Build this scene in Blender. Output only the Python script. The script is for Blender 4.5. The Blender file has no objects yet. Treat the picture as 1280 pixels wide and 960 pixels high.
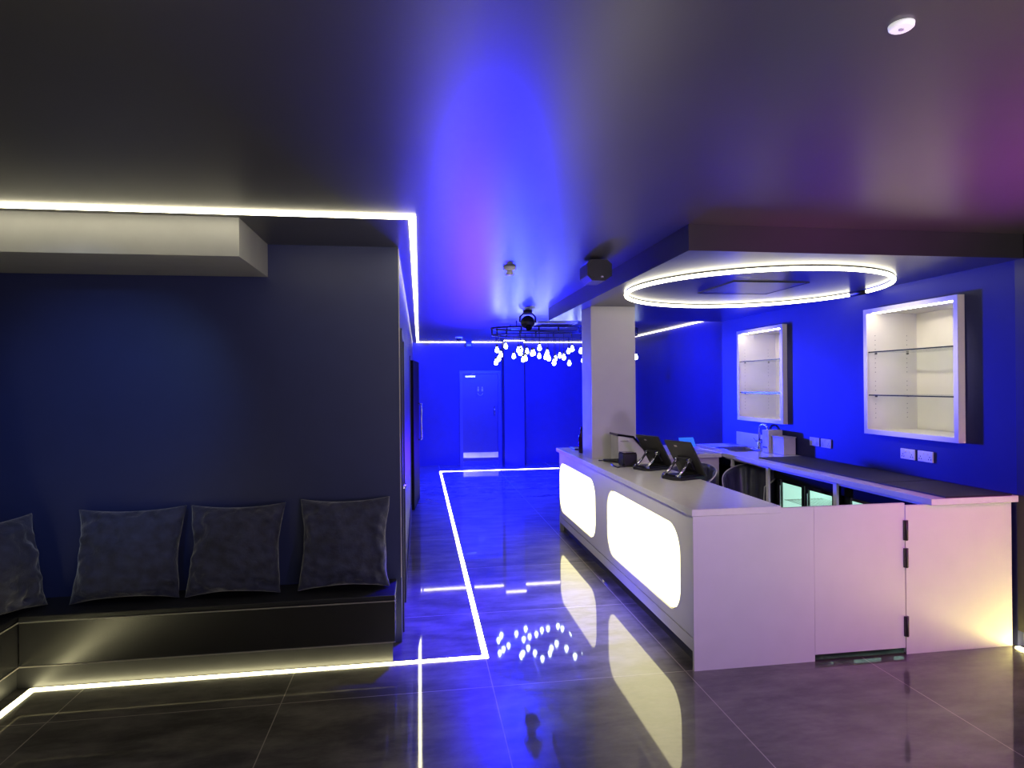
import bpy, bmesh, math, random
from mathutils import Vector, Matrix, noise
random.seed(7)
PI = math.pi
scene = bpy.context.scene
C = scene.collection

# ------------------------------------------------------------------ materials
def nt(name):
    m = bpy.data.materials.new(name); m.use_nodes = True
    n = m.node_tree; n.nodes.clear()
    out = n.nodes.new('ShaderNodeOutputMaterial')
    return m, n, out

def mat(name, col, rough=.5, metal=0., spec=.5, vary=.12, scale=6., bump=0., bscale=60., sheen=0., coat=0., crough=.05,
        rvary=0., ior=1.5, emit=None, estr=0., trans=0.):
    """Principled surface whose colour, roughness and bump come from noise in object space."""
    m, n, out = nt(name)
    b = n.nodes.new('ShaderNodeBsdfPrincipled')
    tc = n.nodes.new('ShaderNodeTexCoord')
    nz = n.nodes.new('ShaderNodeTexNoise'); nz.inputs['Scale'].default_value = scale; nz.inputs['Detail'].default_value = 5
    n.links.new(tc.outputs['Object'], nz.inputs['Vector'])
    r = n.nodes.new('ShaderNodeValToRGB')
    r.color_ramp.elements[0].position = .3; r.color_ramp.elements[1].position = .7
    r.color_ramp.elements[0].color = [c*(1-vary) for c in col]+[1]
    r.color_ramp.elements[1].color = [min(1, c*(1+vary)) for c in col]+[1]
    n.links.new(nz.outputs['Fac'], r.inputs['Fac']); n.links.new(r.outputs['Color'], b.inputs['Base Color'])
    b.inputs['Roughness'].default_value = rough; b.inputs['Metallic'].default_value = metal
    b.inputs['Specular IOR Level'].default_value = spec; b.inputs['IOR'].default_value = ior
    if rvary:
        mr = n.nodes.new('ShaderNodeMapRange'); mr.inputs['To Min'].default_value = max(0, rough-rvary); mr.inputs['To Max'].default_value = rough+rvary
        n.links.new(nz.outputs['Fac'], mr.inputs['Value']); n.links.new(mr.outputs['Result'], b.inputs['Roughness'])
    if bump:
        n2 = n.nodes.new('ShaderNodeTexNoise'); n2.inputs['Scale'].default_value = bscale; n2.inputs['Detail'].default_value = 4
        n.links.new(tc.outputs['Object'], n2.inputs['Vector'])
        bp = n.nodes.new('ShaderNodeBump'); bp.inputs['Strength'].default_value = bump; bp.inputs['Distance'].default_value = .01
        n.links.new(n2.outputs['Fac'], bp.inputs['Height']); n.links.new(bp.outputs['Normal'], b.inputs['Normal'])
    if sheen:
        b.inputs['Sheen Weight'].default_value = sheen; b.inputs['Sheen Roughness'].default_value = .4
    if coat:
        b.inputs['Coat Weight'].default_value = coat; b.inputs['Coat Roughness'].default_value = crough
    if emit:
        b.inputs['Emission Color'].default_value = (*emit, 1); b.inputs['Emission Strength'].default_value = estr
    if trans: b.inputs['Transmission Weight'].default_value = trans
    n.links.new(b.outputs[0], out.inputs[0])
    return m

def emis(name, col, s, vary=.03, scale=3.):
    """A glowing diffuser: emission with a slight unevenness."""
    m, n, out = nt(name)
    e = n.nodes.new('ShaderNodeEmission'); e.inputs['Color'].default_value = (*col, 1)
    tc = n.nodes.new('ShaderNodeTexCoord'); nz = n.nodes.new('ShaderNodeTexNoise'); nz.inputs['Scale'].default_value = scale
    mr = n.nodes.new('ShaderNodeMapRange'); mr.inputs['To Min'].default_value = s*(1-vary); mr.inputs['To Max'].default_value = s*(1+vary)
    n.links.new(tc.outputs['Object'], nz.inputs['Vector']); n.links.new(nz.outputs['Fac'], mr.inputs['Value'])
    n.links.new(mr.outputs['Result'], e.inputs['Strength']); n.links.new(e.outputs[0], out.inputs[0])
    return m

def glass(name, col=(.92, .97, .96), rough=.02):
    m, n, out = nt(name)
    g = n.nodes.new('ShaderNodeBsdfGlossy'); g.inputs['Roughness'].default_value = rough
    t = n.nodes.new('ShaderNodeBsdfTransparent'); t.inputs['Color'].default_value = (*col, 1)
    lw = n.nodes.new('ShaderNodeLayerWeight'); pw = n.nodes.new('ShaderNodeMath'); pw.operation = 'POWER'; pw.inputs[1].default_value = 5
    n.links.new(lw.outputs['Facing'], pw.inputs[0])
    f = n.nodes.new('ShaderNodeMapRange'); f.inputs['To Min'].default_value = .03; f.inputs['To Max'].default_value = .8
    n.links.new(pw.outputs[0], f.inputs['Value'])
    x = n.nodes.new('ShaderNodeMixShader')
    n.links.new(f.outputs[0], x.inputs[0]); n.links.new(t.outputs[0], x.inputs[1]); n.links.new(g.outputs[0], x.inputs[2])
    n.links.new(x.outputs[0], out.inputs[0])
    return m

def floor_mat():
    m, n, out = nt('polished_stone_tile')
    N = n.nodes.new; L = n.links.new
    tc = N('ShaderNodeTexCoord')
    mp = N('ShaderNodeMapping'); mp.inputs['Location'].default_value = (.786+12*1.1978, -3.663+12*1.1978, 0)
    L(tc.outputs['Object'], mp.inputs['Vector'])
    br = N('ShaderNodeTexBrick'); br.offset = 0; br.squash = 1
    br.inputs['Scale'].default_value = 1; br.inputs['Brick Width'].default_value = 1.1978; br.inputs['Row Height'].default_value = 1.1978
    br.inputs['Mortar Size'].default_value = .0028; br.inputs['Mortar Smooth'].default_value = 0; br.inputs['Bias'].default_value = 0
    br.inputs['Color1'].default_value = (.92, .92, .92, 1); br.inputs['Color2'].default_value = (1.06, 1.06, 1.06, 1); br.inputs['Mortar'].default_value = (1, 1, 1, 1)
    L(mp.outputs[0], br.inputs['Vector'])
    n1 = N('ShaderNodeTexNoise'); n1.inputs['Scale'].default_value = 2.2; n1.inputs['Detail'].default_value = 9; n1.inputs['Roughness'].default_value = .68; n1.inputs['Distortion'].default_value = .15
    st = N('ShaderNodeMapping'); st.inputs['Scale'].default_value = (1, 2.4, 1)
    L(tc.outputs['Object'], st.inputs['Vector']); L(st.outputs[0], n1.inputs['Vector'])
    ra = N('ShaderNodeValToRGB'); ra.color_ramp.elements[0].position = .40; ra.color_ramp.elements[1].position = .66
    ra.color_ramp.elements[0].color = (.048, .042, .037, 1); ra.color_ramp.elements[1].color = (.17, .152, .132, 1)
    L(n1.outputs['Fac'], ra.inputs['Fac'])
    mul = N('ShaderNodeMix'); mul.data_type = 'RGBA'; mul.blend_type = 'MULTIPLY'; mul.inputs['Factor'].default_value = 1
    L(ra.outputs['Color'], mul.inputs['A']); L(br.outputs['Color'], mul.inputs['B'])
    gm = N('ShaderNodeMix'); gm.data_type = 'RGBA'; gm.inputs['B'].default_value = (.42, .38, .33, 1)
    L(br.outputs['Fac'], gm.inputs['Factor']); L(mul.outputs['Result'], gm.inputs['A'])
    b = N('ShaderNodeBsdfPrincipled'); L(gm.outputs['Result'], b.inputs['Base Color'])
    b.inputs['Specular IOR Level'].default_value = FLOOR_SPEC; b.inputs['IOR'].default_value = FLOOR_IOR
    b.inputs['Roughness'].default_value = .42
    n3 = N('ShaderNodeTexNoise'); n3.inputs['Scale'].default_value = 14; n3.inputs['Detail'].default_value = 6
    L(st.outputs[0], n3.inputs['Vector'])
    b.inputs['Coat Weight'].default_value = 1.0; b.inputs['Coat IOR'].default_value = FLOOR_COAT
    rr = N('ShaderNodeMapRange'); rr.inputs['To Min'].default_value = .01; rr.inputs['To Max'].default_value = .06
    L(n1.outputs['Fac'], rr.inputs['Value']); L(rr.outputs['Result'], b.inputs['Coat Roughness'])
    bp = N('ShaderNodeBump'); bp.inputs['Strength'].default_value = .05; bp.inputs['Distance'].default_value = .004
    L(n3.outputs['Fac'], bp.inputs['Height']); L(bp.outputs[0], b.inputs['Normal']); 
    L(b.outputs[0], out.inputs[0])
    return m
FLOOR_SPEC, FLOOR_IOR, FLOOR_COAT = .35, 1.5, 1.6

M = dict(
 wall=mat('dark_wall_paint', (.024, .031, .110), .42, vary=.05, bump=.04, bscale=220, spec=.5),
 bluewall=mat('dark_wall_paint_bar', (.018, .020, .100), .5, vary=.05, bump=.04, bscale=220, spec=.28),
 ceil=mat('satin_black_ceiling', (.050, .048, .054), .33, vary=.08, scale=2., spec=.9, bump=.015, bscale=120),
 soffit=mat('satin_black_soffit', (.030, .029, .033), .30, vary=.08, spec=.7, bump=.02, bscale=90),
 bulk=mat('grey_bulkhead', (.27, .27, .275), .5, vary=.05),
 black=mat('black_paint', (.012, .012, .014), .45),
 blackw=mat('black_wall_cladding', (.016, .016, .020), .4),
 blackp=mat('black_plastic', (.014, .014, .016), .35, bump=.05, bscale=300),
 matblack=mat('matt_black_metal', (.008, .008, .009), .7, spec=.04),
 gloss=mat('black_gloss', (.008, .008, .010), .08, spec=.6),
 white=mat('white_laminate', (.72, .70, .68), .38, vary=.02, spec=.4),
 top=mat('white_worktop', (.74, .72, .71), .22, vary=.03, scale=30, spec=.5),
 cream=mat('cream_laminate', (.74, .71, .62), .5, vary=.02),
 colm=mat('white_column_paint', (.62, .60, .57), .55, vary=.02),
 kick=mat('dark_kick_board', (.03, .03, .032), .4),
 chrome=mat('brushed_steel', (.62, .62, .64), .25, metal=1, vary=.05, scale=20),
 hinge=mat('dark_bronze_hinge', (.08, .075, .075), .35, metal=.8),
 bench=mat('black_bench_board', (.020, .019, .019), .27, vary=.06, spec=1.),
 seatfab=mat('black_seat_leather', (.012, .012, .016), .45, bump=.1, bscale=120),
 edge=mat('pale_edge_trim', (.40, .37, .33), .35),
 velvet=mat('charcoal_velvet', (.028, .031, .078), .8, vary=.45, scale=14, bump=.55, bscale=46, sheen=.7),
 matt=mat('black_rubber_mat', (.022, .021, .024), .6, bump=.5, bscale=260),
 leather=mat('black_chair_leather', (.055, .056, .10), .30, bump=.08, bscale=90, vary=.2),
 piping=mat('pale_piping', (.62, .60, .60), .5),
 socket=mat('white_socket_plastic', (.72, .70, .72), .4, vary=.02),
 doorp=mat('dark_door_paint', (.020, .018, .070), .4, vary=.06),
 frame=mat('dark_frame_paint', (.030, .036, .125), .4, vary=.05),
 card=mat('white_dispenser', (.66, .64, .58), .5),
 bottle=mat('dark_bottle_glass', (.05, .015, .02), .1, spec=.6),
 steel=mat('stainless_sink', (.50, .50, .53), .28, metal=1, vary=.08, scale=30),
 screen=mat('tablet_back', (.030, .029, .027), .38, bump=.05, bscale=300),
 liner=mat('glowing_fridge_liner', (.70, .86, .80), .4, vary=.05, scale=12, emit=(.66, 1, .88), estr=.58),  # liner emits by itself, standing in for light from the fridge lamp
 wire=mat('white_wire', (.82, .86, .85), .4),
 badge=mat('pale_badge', (.50, .42, .40), .4),
 sheet=mat('blue_screen', (.02, .05, .3), .2, emit=(.02, .16, 1.), estr=.9),
 glass=glass('clear_glass'), gshelf=glass('green_tinted_glass_shelf', (.95, .98, .97)),
 gedge=mat('glass_shelf_edge', (.025, .04, .04), .15),
 led=emis('warm_white_led', (1, .91, .50), 16),
 ledc=emis('warm_white_ceiling_led', (1, .92, .62), 14),
 ledwarm=emis('yellow_white_led', (1, .86, .24), 75),
 ledfar=emis('cool_white_led', (1, .90, .78), 5),
 ring=emis('ring_led', (1, .95, .72), 8),
 panel=emis('backlit_panel', (1, .91, .52), 3.2, .06, 1.2),
 bulb=emis('glowing_bulb', (.80, .95, 1), 16),
 cabled=emis('cabinet_led', (1, .93, .75), 26),
 ledg=emis('fridge_led', (.7, 1, .9), 6),
)
M['floor'] = floor_mat()

# ------------------------------------------------------------------ mesh helpers
class MB:
    def __init__(s): s.bm = bmesh.new(); s.mi = 0
    def _new(s, faces):
        for f in faces: f.material_index = s.mi
    def box(s, x0, x1, y0, y1, z0, z1, bev=0., seg=2):
        r = bmesh.ops.create_cube(s.bm, size=1.)
        vs = r['verts']
        for v in vs:
            v.co = Vector(((x0+x1)/2+v.co.x*abs(x1-x0), (y0+y1)/2+v.co.y*abs(y1-y0), (z0+z1)/2+v.co.z*abs(z1-z0)))
        fs = list({f for v in vs for f in v.link_faces}); s._new(fs)
        if bev:
            es = list({e for v in vs for e in v.link_edges})
            rr = bmesh.ops.bevel(s.bm, geom=es, offset=bev, segments=seg, affect='EDGES', profile=.5)
            s._new(rr['faces'])
        return s
    def cyl(s, p0, p1, r0, r1=None, n=20, caps=True):
        p0, p1 = Vector(p0), Vector(p1); r1 = r0 if r1 is None else r1
        d = p1-p0; q = Vector((0, 0, 1)).rotation_difference(d.normalized()).to_matrix().to_4x4()
        r = bmesh.ops.create_cone(s.bm, cap_ends=caps, segments=n, radius1=r0, radius2=r1, depth=d.length,
                                  matrix=Matrix.Translation((p0+p1)/2) @ q)
        fs = {f for v in r['verts'] for f in v.link_faces}; s._new(fs)
        for f in fs: f.smooth = len(f.verts) == 4
        return s
    def sph(s, c, r, sc=(1, 1, 1), n=16):
        rr = bmesh.ops.create_uvsphere(s.bm, u_segments=n, v_segments=n//2+2, radius=r, matrix=Matrix.Translation(c) @ Matrix.Diagonal((*sc, 1)))
        fs = {f for v in rr['verts'] for f in v.link_faces}; s._new(fs)
        for f in fs: f.smooth = True
        return s
    def tube(s, pts, r, n=10, closed=False):
        pts = [Vector(p) for p in pts]; k = len(pts); rings = []
        up = Vector((0, 0, 1))
        for i, p in enumerate(pts):
            a = pts[(i-1) % k] if closed or i else p
            b = pts[(i+1) % k] if closed or i < k-1 else p
            t = (b-a).normalized()
            u = up if abs(t.dot(up)) < .95 else Vector((1, 0, 0))
            e1 = t.cross(u).normalized(); e2 = t.cross(e1).normalized()
            if rings:                      # keep frames from twisting
                pr = rings[-1][0].co-pts[i-1]
                pr = (pr-t*pr.dot(t)).normalized(); e1 = pr; e2 = t.cross(e1).normalized()
            rad = r(i/(k-1)) if callable(r) else r
            rings.append([s.bm.verts.new(p+(e1*math.cos(2*PI*j/n)+e2*math.sin(2*PI*j/n))*rad) for j in range(n)])
        fs = []
        m = k if closed else k-1
        for i in range(m):
            A, B = rings[i], rings[(i+1) % k]
            for j in range(n): fs.append(s.bm.faces.new((A[j], A[(j+1) % n], B[(j+1) % n], B[j])))
        for f in fs: f.smooth = True
        if not closed:
            fs.append(s.bm.faces.new(list(reversed(rings[0])))); fs.append(s.bm.faces.new(rings[-1]))
        s._new(fs); return s
    def prism(s, poly, h0, h1, ax='Z'):
        """poly in the two other axes; extruded along ax from h0 to h1."""
        def P(a, b, h): return {'Z': (a, b, h), 'Y': (a, h, b), 'X': (h, a, b)}[ax]
        lo = [s.bm.verts.new(P(a, b, h0)) for a, b in poly]; hi = [s.bm.verts.new(P(a, b, h1)) for a, b in poly]
        n = len(poly); fs = [s.bm.faces.new(lo), s.bm.faces.new(hi)]
        for i in range(n): fs.append(s.bm.faces.new((lo[i], lo[(i+1) % n], hi[(i+1) % n], hi[i])))
        s._new(fs); bmesh.ops.recalc_face_normals(s.bm, faces=fs); return s
    def lathe(s, prof, c, n=24):
        rings = [[s.bm.verts.new((c[0]+r*math.cos(2*PI*j/n), c[1]+r*math.sin(2*PI*j/n), c[2]+z)) for j in range(n)] for r, z in prof]
        fs = []
        for A, B in zip(rings, rings[1:]):
            for j in range(n): fs.append(s.bm.faces.new((A[j], A[(j+1) % n], B[(j+1) % n], B[j])))
        for f in fs: f.smooth = True
        fs.append(s.bm.faces.new(list(reversed(rings[0])))); fs.append(s.bm.faces.new(rings[-1]))
        s._new(fs); return s
    def rot(s, q, piv):
        bmesh.ops.rotate(s.bm, cent=piv, matrix=q, verts=s.bm.verts); return s

ORG = {}
def link(name, mb, mats, parent=None, origin=None, smooth=False):
    """ONE mesh object; geometry is given in world space and stored relative to its thing's base."""
    me = bpy.data.meshes.new(name); bm = mb.bm
    bmesh.ops.recalc_face_normals(bm, faces=bm.faces)
    if parent is not None: org = ORG[parent.name]
    elif origin is not None: org = Vector(origin)
    else:
        xs = [v.co for v in bm.verts]
        lo = Vector([min(c[i] for c in xs) for i in range(3)]); hi = Vector([max(c[i] for c in xs) for i in range(3)])
        org = Vector(((lo.x+hi.x)/2, (lo.y+hi.y)/2, lo.z))
    for v in bm.verts: v.co -= org
    if smooth:
        for f in bm.faces: f.smooth = True
    bm.to_mesh(me); bm.free()
    for m in (mats if isinstance(mats, (list, tuple)) else [mats]): me.materials.append(m)
    o = bpy.data.objects.new(name, me); C.objects.link(o)
    if parent is not None: o.parent = parent
    else: o.location = org
    ORG[o.name] = org
    return o
def tag(o, label, cat, group=None):
    o['label'] = label; o['category'] = cat
    if group: o['group'] = group
    return o
def thing(name, label, cat, loc, group=None):
    o = bpy.data.objects.new(name, None); C.objects.link(o); o.location = loc; o.empty_display_size = .1
    ORG[o.name] = Vector(loc)
    return tag(o, label, cat, group)
def struct(name, mb, m, parent=None, label=None):
    o = link(name, mb, m, parent, origin=(0, 0, 0) if name in ('floor', 'ceiling') else None)
    if parent is None:
        o['kind'] = 'structure'
        if label: o['label'] = label
    return o
def copy_tree(o, label=None, loc=None, rotz=None, parent=None):
    c = o.copy(); C.objects.link(c)
    if parent is not None: c.parent = parent
    for ch in list(o.children): copy_tree(ch, parent=c)
    if label: c['label'] = label
    if loc is not None: c.location = loc
    if rotz is not None: c.rotation_euler.z = rotz
    return c
def B(*a, **k): return MB().box(*a, **k)

# ------------------------------------------------------------------ dimensions (metres, camera above the origin)
ZC, ZS, ZT = 2.74, 2.58, 1.004
YB, XR, XL = 13.95, 3.937, -2.72
YW, XP = 4.40, -.135          # seating alcove back wall, corridor-side face of the partition
XF, YF = 1.674, 3.65          # bar front face, bar end face

# ------------------------------------------------------------------ room shell
struct('floor', B(XL-.2, 5., -3.2, 14.3, -.1, 0), M['floor'])
struct('ceiling', B(XL-.2, 5., -3.2, 14.3, ZC, ZC+.1), M['ceil'])
struct('wall_left', B(XL-.2, XL, -3.2, YW, 0, ZC), M['wall'])
struct('wall_alcove', B(XL-.2, XP, YW, YW+.15, 0, ZC), M['wall'])
wc = MB()
wc.box(XP-.15, XP, YW+.15, 4.62, 0, ZC); wc.box(XP-.15, XP, 5.22, 8.98, 0, ZC); wc.box(XP-.15, XP, 9.92, YB, 0, ZC)
wc.box(XP-.15, XP, 4.62, 5.22, 2.16, ZC); wc.box(XP-.15, XP, 8.98, 9.92, 2.16, ZC)
struct('wall_corridor', wc, M['bluewall'])
wb = MB(); wb.box(XP-.15, .915, YB, YB+.2, 0, ZC); wb.box(1.785, 4.5, YB, YB+.2, 0, ZC); wb.box(.915, 1.785, YB, YB+.2, 2.065, ZC)
struct('wall_back', wb, M['bluewall'])
struct('wall_back_pier', B(1.835, 2.27, 13.5, YB, 0, ZC), M['bluewall'])
struct('wall_right_rear', B(4.336, 4.5, 7.71, YB, 0, ZC), M['bluewall'])
# the bar wall with two niches for the display cabinets
N1, N2, NZ = (4.02, 5.0), (6.245, 7.225), (1.32, 2.41)
wr = MB(); X0, X1 = XR, 4.5
wr.box(X0, X1, 3.63, 7.71, 0, NZ[0]); wr.box(X0, X1, 3.63, 7.71, NZ[1], ZC)
wr.box(X0, X1, 3.63, N1[0], *NZ); wr.box(X0, X1, N1[1], N2[0], *NZ); wr.box(X0, X1, N2[1], 7.71, *NZ)
struct('wall_right', wr, M['bluewall'])
struct('wall_right_front', B(XR, 4.5, -3.2, 3.63, .11, ZC), M['blackw'])
struct('baseboard_right', B(XR+.045, XR+.06, -3.2, 3.63, 0, .11), M['bulk'])
struct('wall_behind', B(XL-.2, 5., -3.4, -3.2, 0, ZC), M['wall'])
# dropped ceiling over the bar, grey bulkhead over the alcove, column on the counter
struct('ceiling_drop', B(1.6155, XR, 3.57, 7.70, ZS, ZC), M['soffit'])
struct('trim_1', B(XL, -1.002, 3.72, YW, 2.52, ZC), M['bulk'])
struct('column', B(1.755, 2.228, 6.25, 6.62, ZT+.0005, ZS), M['colm'])
struct('trim_2', B(XP-.004, XP+.003, YW-.004, YW+.003, .45, ZC-.014), M['edge'])
struct('baseboard_left', B(XL, -.185, 4.10, 4.12, 0, .14), M['kick'])
struct('baseboard_left_return', B(-2.40, -2.38, -3.2, 4.10, 0, .14), M['kick'])
struct('baseboard_corridor', MB().box(XP, XP+.012, 5.3, 8.9, 0, .1), M['black'])

# ------------------------------------------------------------------ doors
d = struct('door_1', B(.95, 1.75, YB+.03, YB+.075, .0, 2.03), M['doorp'])
fr = MB(); fr.box(.885, .95, YB-.03, YB+.1, 0, 2.10); fr.box(1.75, 1.815, YB-.03, YB+.1, 0, 2.10); fr.box(.95, 1.75, YB-.03, YB+.1, 2.03, 2.10)
struct('door_frame', fr, M['frame'], d)
struct('door_closer', MB().box(1.01, 1.24, YB-.035, YB+.03, 1.945, 1.995, .006), M['chrome'], d)
struct('closer_arm', MB().cyl((1.12, YB-.04, 2.0), (1.22, YB-.04, 2.045), .008), M['chrome'], d)
h = struct('door_handle', MB().tube([(1.665, YB+.03, 1.30), (1.665, YB-.03, 1.29), (1.665, YB-.03, 1.11), (1.665, YB+.03, 1.10)], .013), M['chrome'], d)
kp = MB(); kp.box(.955, 1.745, YB+.018, YB+.03, .15, .27)
struct('kick_plate', kp, M['chrome'], d)
struct('door_step', MB().box(.955, 1.745, YB-.02, YB+.03, 0.0, .07), M['frame'], d)
sg = MB()
sg.box(1.25, 1.45, YB+.02, YB+.03, 1.50, 1.76, .004)
sg.mi = 1
for xx in (1.305, 1.395):
    sg.cyl((xx, YB+.018, 1.725), (xx, YB+.021, 1.725), .016, n=12)
    sg.box(xx-.018, xx+.018, YB+.017, YB+.021, 1.635, 1.70)
for k in range(9):
    a = PI+PI*k/8; a2 = PI+PI*(k+1)/8
    if k < 8: sg.cyl((1.35+.055*math.cos(a), YB+.019, 1.60+.055*math.sin(a)), (1.35+.055*math.cos(a2), YB+.019, 1.60+.055*math.sin(a2)), .007, n=6)
struct('door_sign', sg, [M['doorp'], M['edge']], d)
# two black doors on the corridor side of the partition: one shut, one standing slightly open
d2 = struct('door_2', B(XP-.07, XP-.03, 4.64, 5.20, .0, 2.14), M['black'])
f2 = MB(); f2.box(XP-.1, XP+.012, 4.58, 4.64, 0, 2.18); f2.box(XP-.1, XP+.012, 5.20, 5.26, 0, 2.18); f2.box(XP-.1, XP+.012, 4.64, 5.20, 2.14, 2.2)
struct('door_frame', f2, M['black'], d2)
struct('door_handle', MB().cyl((XP-.03, 4.75, 1.02), (XP+.02, 4.75, 1.02), .012).cyl((XP+.02, 4.75, 1.02), (XP+.02, 4.87, 1.02), .01), M['chrome'], d2)
lf = MB(); lf.box(XP+.005, XP+.05, 9.0, 9.9, .01, 2.14); lf.rot(Matrix.Rotation(-math.radians(5.0), 3, 'Z'), (XP, 9.0, 0))
d3 = struct('door_3', lf, M['matblack'])
f3 = MB(); f3.box(XP-.12, XP+.012, 8.92, 8.98, 0, 2.2); f3.box(XP-.12, XP+.012, 9.92, 9.98, 0, 2.2); f3.box(XP-.12, XP+.012, 8.98, 9.92, 2.15, 2.2)
struct('door_frame', f3, M['frame'], d3)
hh = MB().tube([(XP+.045, 9.72, .95), (XP+.10, 9.72, .95), (XP+.10, 9.72, 1.5), (XP+.045, 9.72, 1.5)], .012)
hh.rot(Matrix.Rotation(-math.radians(5.0), 3, 'Z'), (XP, 9.0, 0))
struct('door_handle', hh, M['chrome'], d3)

# ------------------------------------------------------------------ LED strips
def runs(name, label, segs, m, cat='light strip'):
    mb = MB()
    for s in segs: mb.box(*s)
    return tag(link(name, mb, m), label, cat)
w = .036
runs('led_floor_strip', 'glowing white LED strip in the floor running along the bench, then down the corridor',
     [(-2.30, .43, 4.052, 4.088, 0, .004), (-2.30, -2.262, -3.1, 4.052, 0, .004), (.43-w, .43, 4.088, 12.96, 0, .004), (.43, 4.30, 12.93, 12.96, 0, .004)], M['led'])
runs('led_ceiling_strip', 'glowing white LED strip on the ceiling around the alcove and corridor to the back wall',
     [(XL, -.012, 3.575, 3.615, ZC-.012, ZC), (-.052, -.012, 3.615, YB-.04, ZC-.012, ZC), (-.052, 1.02, YB-.04, YB-.006, ZC-.012, ZC), (1.17, 1.83, YB-.04, YB-.006, ZC-.012, ZC),
      (2.275, 4.30, YB-.04, YB-.006, ZC-.012, ZC), (1.83, 2.275, 13.46, 13.49, ZC-.012, ZC)], M['ledc'])
runs('led_wall_strip', 'straight white LED strip along the top of the blue wall beyond the bar',
     [(4.305, 4.332, 7.8, YB-.05, ZC-.02, ZC-.002)], M['ledfar'])
runs('led_skirting_strip', 'short bright LED strip at the floor by the right end of the bar',
     [(XR-.035, XR+.0, -3.1, 3.62, 0, .006)], M['ledwarm'])
ring = thing('ring_light', 'large glowing white LED ring on the dark ceiling above the bar', 'light', (2.80, 4.97, 2.545))
rg = MB(); R = 1.045; n = 96
rg.tube([(2.80+R*math.cos(2*PI*k/n), 4.97+R*math.sin(2*PI*k/n), 2.56) for k in range(2, n-0)], .016, 8)
link('diffuser', rg, M['ring'], ring)
rb = MB()
rb.tube([(2.80+R*math.cos(2*PI*k/n), 4.97+R*math.sin(2*PI*k/n), 2.577) for k in range(n)], .012, 6, True)
link('mounting_channel', rb, M['black'], ring)
link('joint_cap', MB().cyl((2.80+R, 4.90, 2.56), (2.80+R, 5.10, 2.56), .021, n=10), M['black'], ring)

# ------------------------------------------------------------------ bar counter
bar = thing('bar_counter', 'long white bar front with two glowing rounded panels', 'bar', (1.9, 5.5, 0))
def rrect(y0, y1, z0, z1, r, n=10):
    p = []
    for cy, cz, a in ((y1-r, z1-r, 0), (y0+r, z1-r, PI/2), (y0+r, z0+r, PI), (y1-r, z0+r, 1.5*PI)):
        for k in range(n+1): p.append((cy+r*math.cos(a+PI/2*k/n), cz+r*math.sin(a+PI/2*k/n)))
    return p
panels = [(3.875, 5.485), (5.865, 7.43)]
PZ = (.250, .842)
# front board with two rounded openings: stitched outline to rectangle
fb = MB()
def holed(mb, x0, x1, y0, y1, z0, z1, hole):
    outer = []
    cy, cz = (y0+y1)/2, (z0+z1)/2
    for (a, b) in hole:
        dy, dz = a-cy, b-cz
        t = min(((y1-cy)/abs(dy)) if abs(dy) > 1e-9 else 1e9, ((z1-cz)/abs(dz)) if abs(dz) > 1e-9 else 1e9)
        outer.append((cy+dy*t, cz+dz*t))
    # snap the points nearest the corners onto the corners
    for (qa, qb) in ((y0, z0), (y1, z0), (y1, z1), (y0, z1)):
        i = min(range(len(outer)), key=lambda k: (outer[k][0]-qa)**2+(outer[k][1]-qb)**2); outer[i] = (qa, qb)
    bm = mb.bm
    F = [[bm.verts.new((x, a, b)) for a, b in P_] for x in (x0, x1) for P_ in (hole, outer)]
    n = len(hole)
    for i in range(n):
        j = (i+1) % n
        bm.faces.new((F[0][i], F[0][j], F[1][j], F[1][i])); bm.faces.new((F[2][i], F[2][j], F[3][j], F[3][i]))
        bm.faces.new((F[0][i], F[0][j], F[2][j], F[2][i])); bm.faces.new((F[1][i], F[1][j], F[3][j], F[3][i]))
ymid = (panels[0][1]+panels[1][0])/2
holed(fb, XF, XF+.03, YF+.02, ymid, .19, .958, rrect(*panels[0], *PZ, .19))
holed(fb, XF, XF+.03, ymid, 7.44, .19, .958, rrect(*panels[1], *PZ, .19))
link('front_board', fb, M['white'], bar)
for i, (a, b) in enumerate(panels):
    p = MB().prism(rrect(a+.008, b-.008, PZ[0]+.008, PZ[1]-.008, .184), XF+.004, XF+.02, 'X')
    o = link('light_panel', p, M['panel'], bar); o['label'] = 'glowing white panel'
    g = MB().prism(rrect(a+.001, b-.001, PZ[0]+.001, PZ[1]-.001, .19), XF+.012, XF+.029, 'X')
    link('panel_gasket', g, M['black'], o)
link('plinth', B(XF+.004, XF+.03, YF+.02, 7.44, .10, .178), M['white'], bar)
link('kick_board', B(XF+.05, XF+.065, YF+.02, 7.42, 0, .10), M['kick'], bar)
ep = MB(); ep.box(XF-.012, 2.474, YF, YF+.022, 0, .957); ep.box(2.235, 2.474, YF, YF+.022, .957, .985)
link('end_panel', ep, M['white'], bar)
link('rear_panel', B(2.14, 2.16, YF+.022, 6.45, 0, .955), M['white'], bar)
link('far_end_panel', B(XF, 2.2, 7.42, 7.44, 0, .955), M['white'], bar)
ct = MB(); ct.box(1.643, 2.235, 3.622, 7.465, .960, ZT, .004); ct.box(2.235, 3.28, 6.45, 7.465, .960, ZT, .004)
tag(link('countertop', ct, M['top']), 'white bar top carrying the tills, turning the far corner to the sink', 'countertop')
tag(link('far_counter', B(2.235, 3.27, 6.50, 7.44, 0, .958), M['white']), 'plain white counter base closing the far end of the bar', 'counter')
gate = thing('bar_gate', 'white hinged bar gate panel with dark gap under it', 'gate', (2.80, YF+.01, 0))
link('gate_panel', B(2.4755, 3.119, YF, YF+.022, .042, .985, .002), M['white'], gate)
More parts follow.
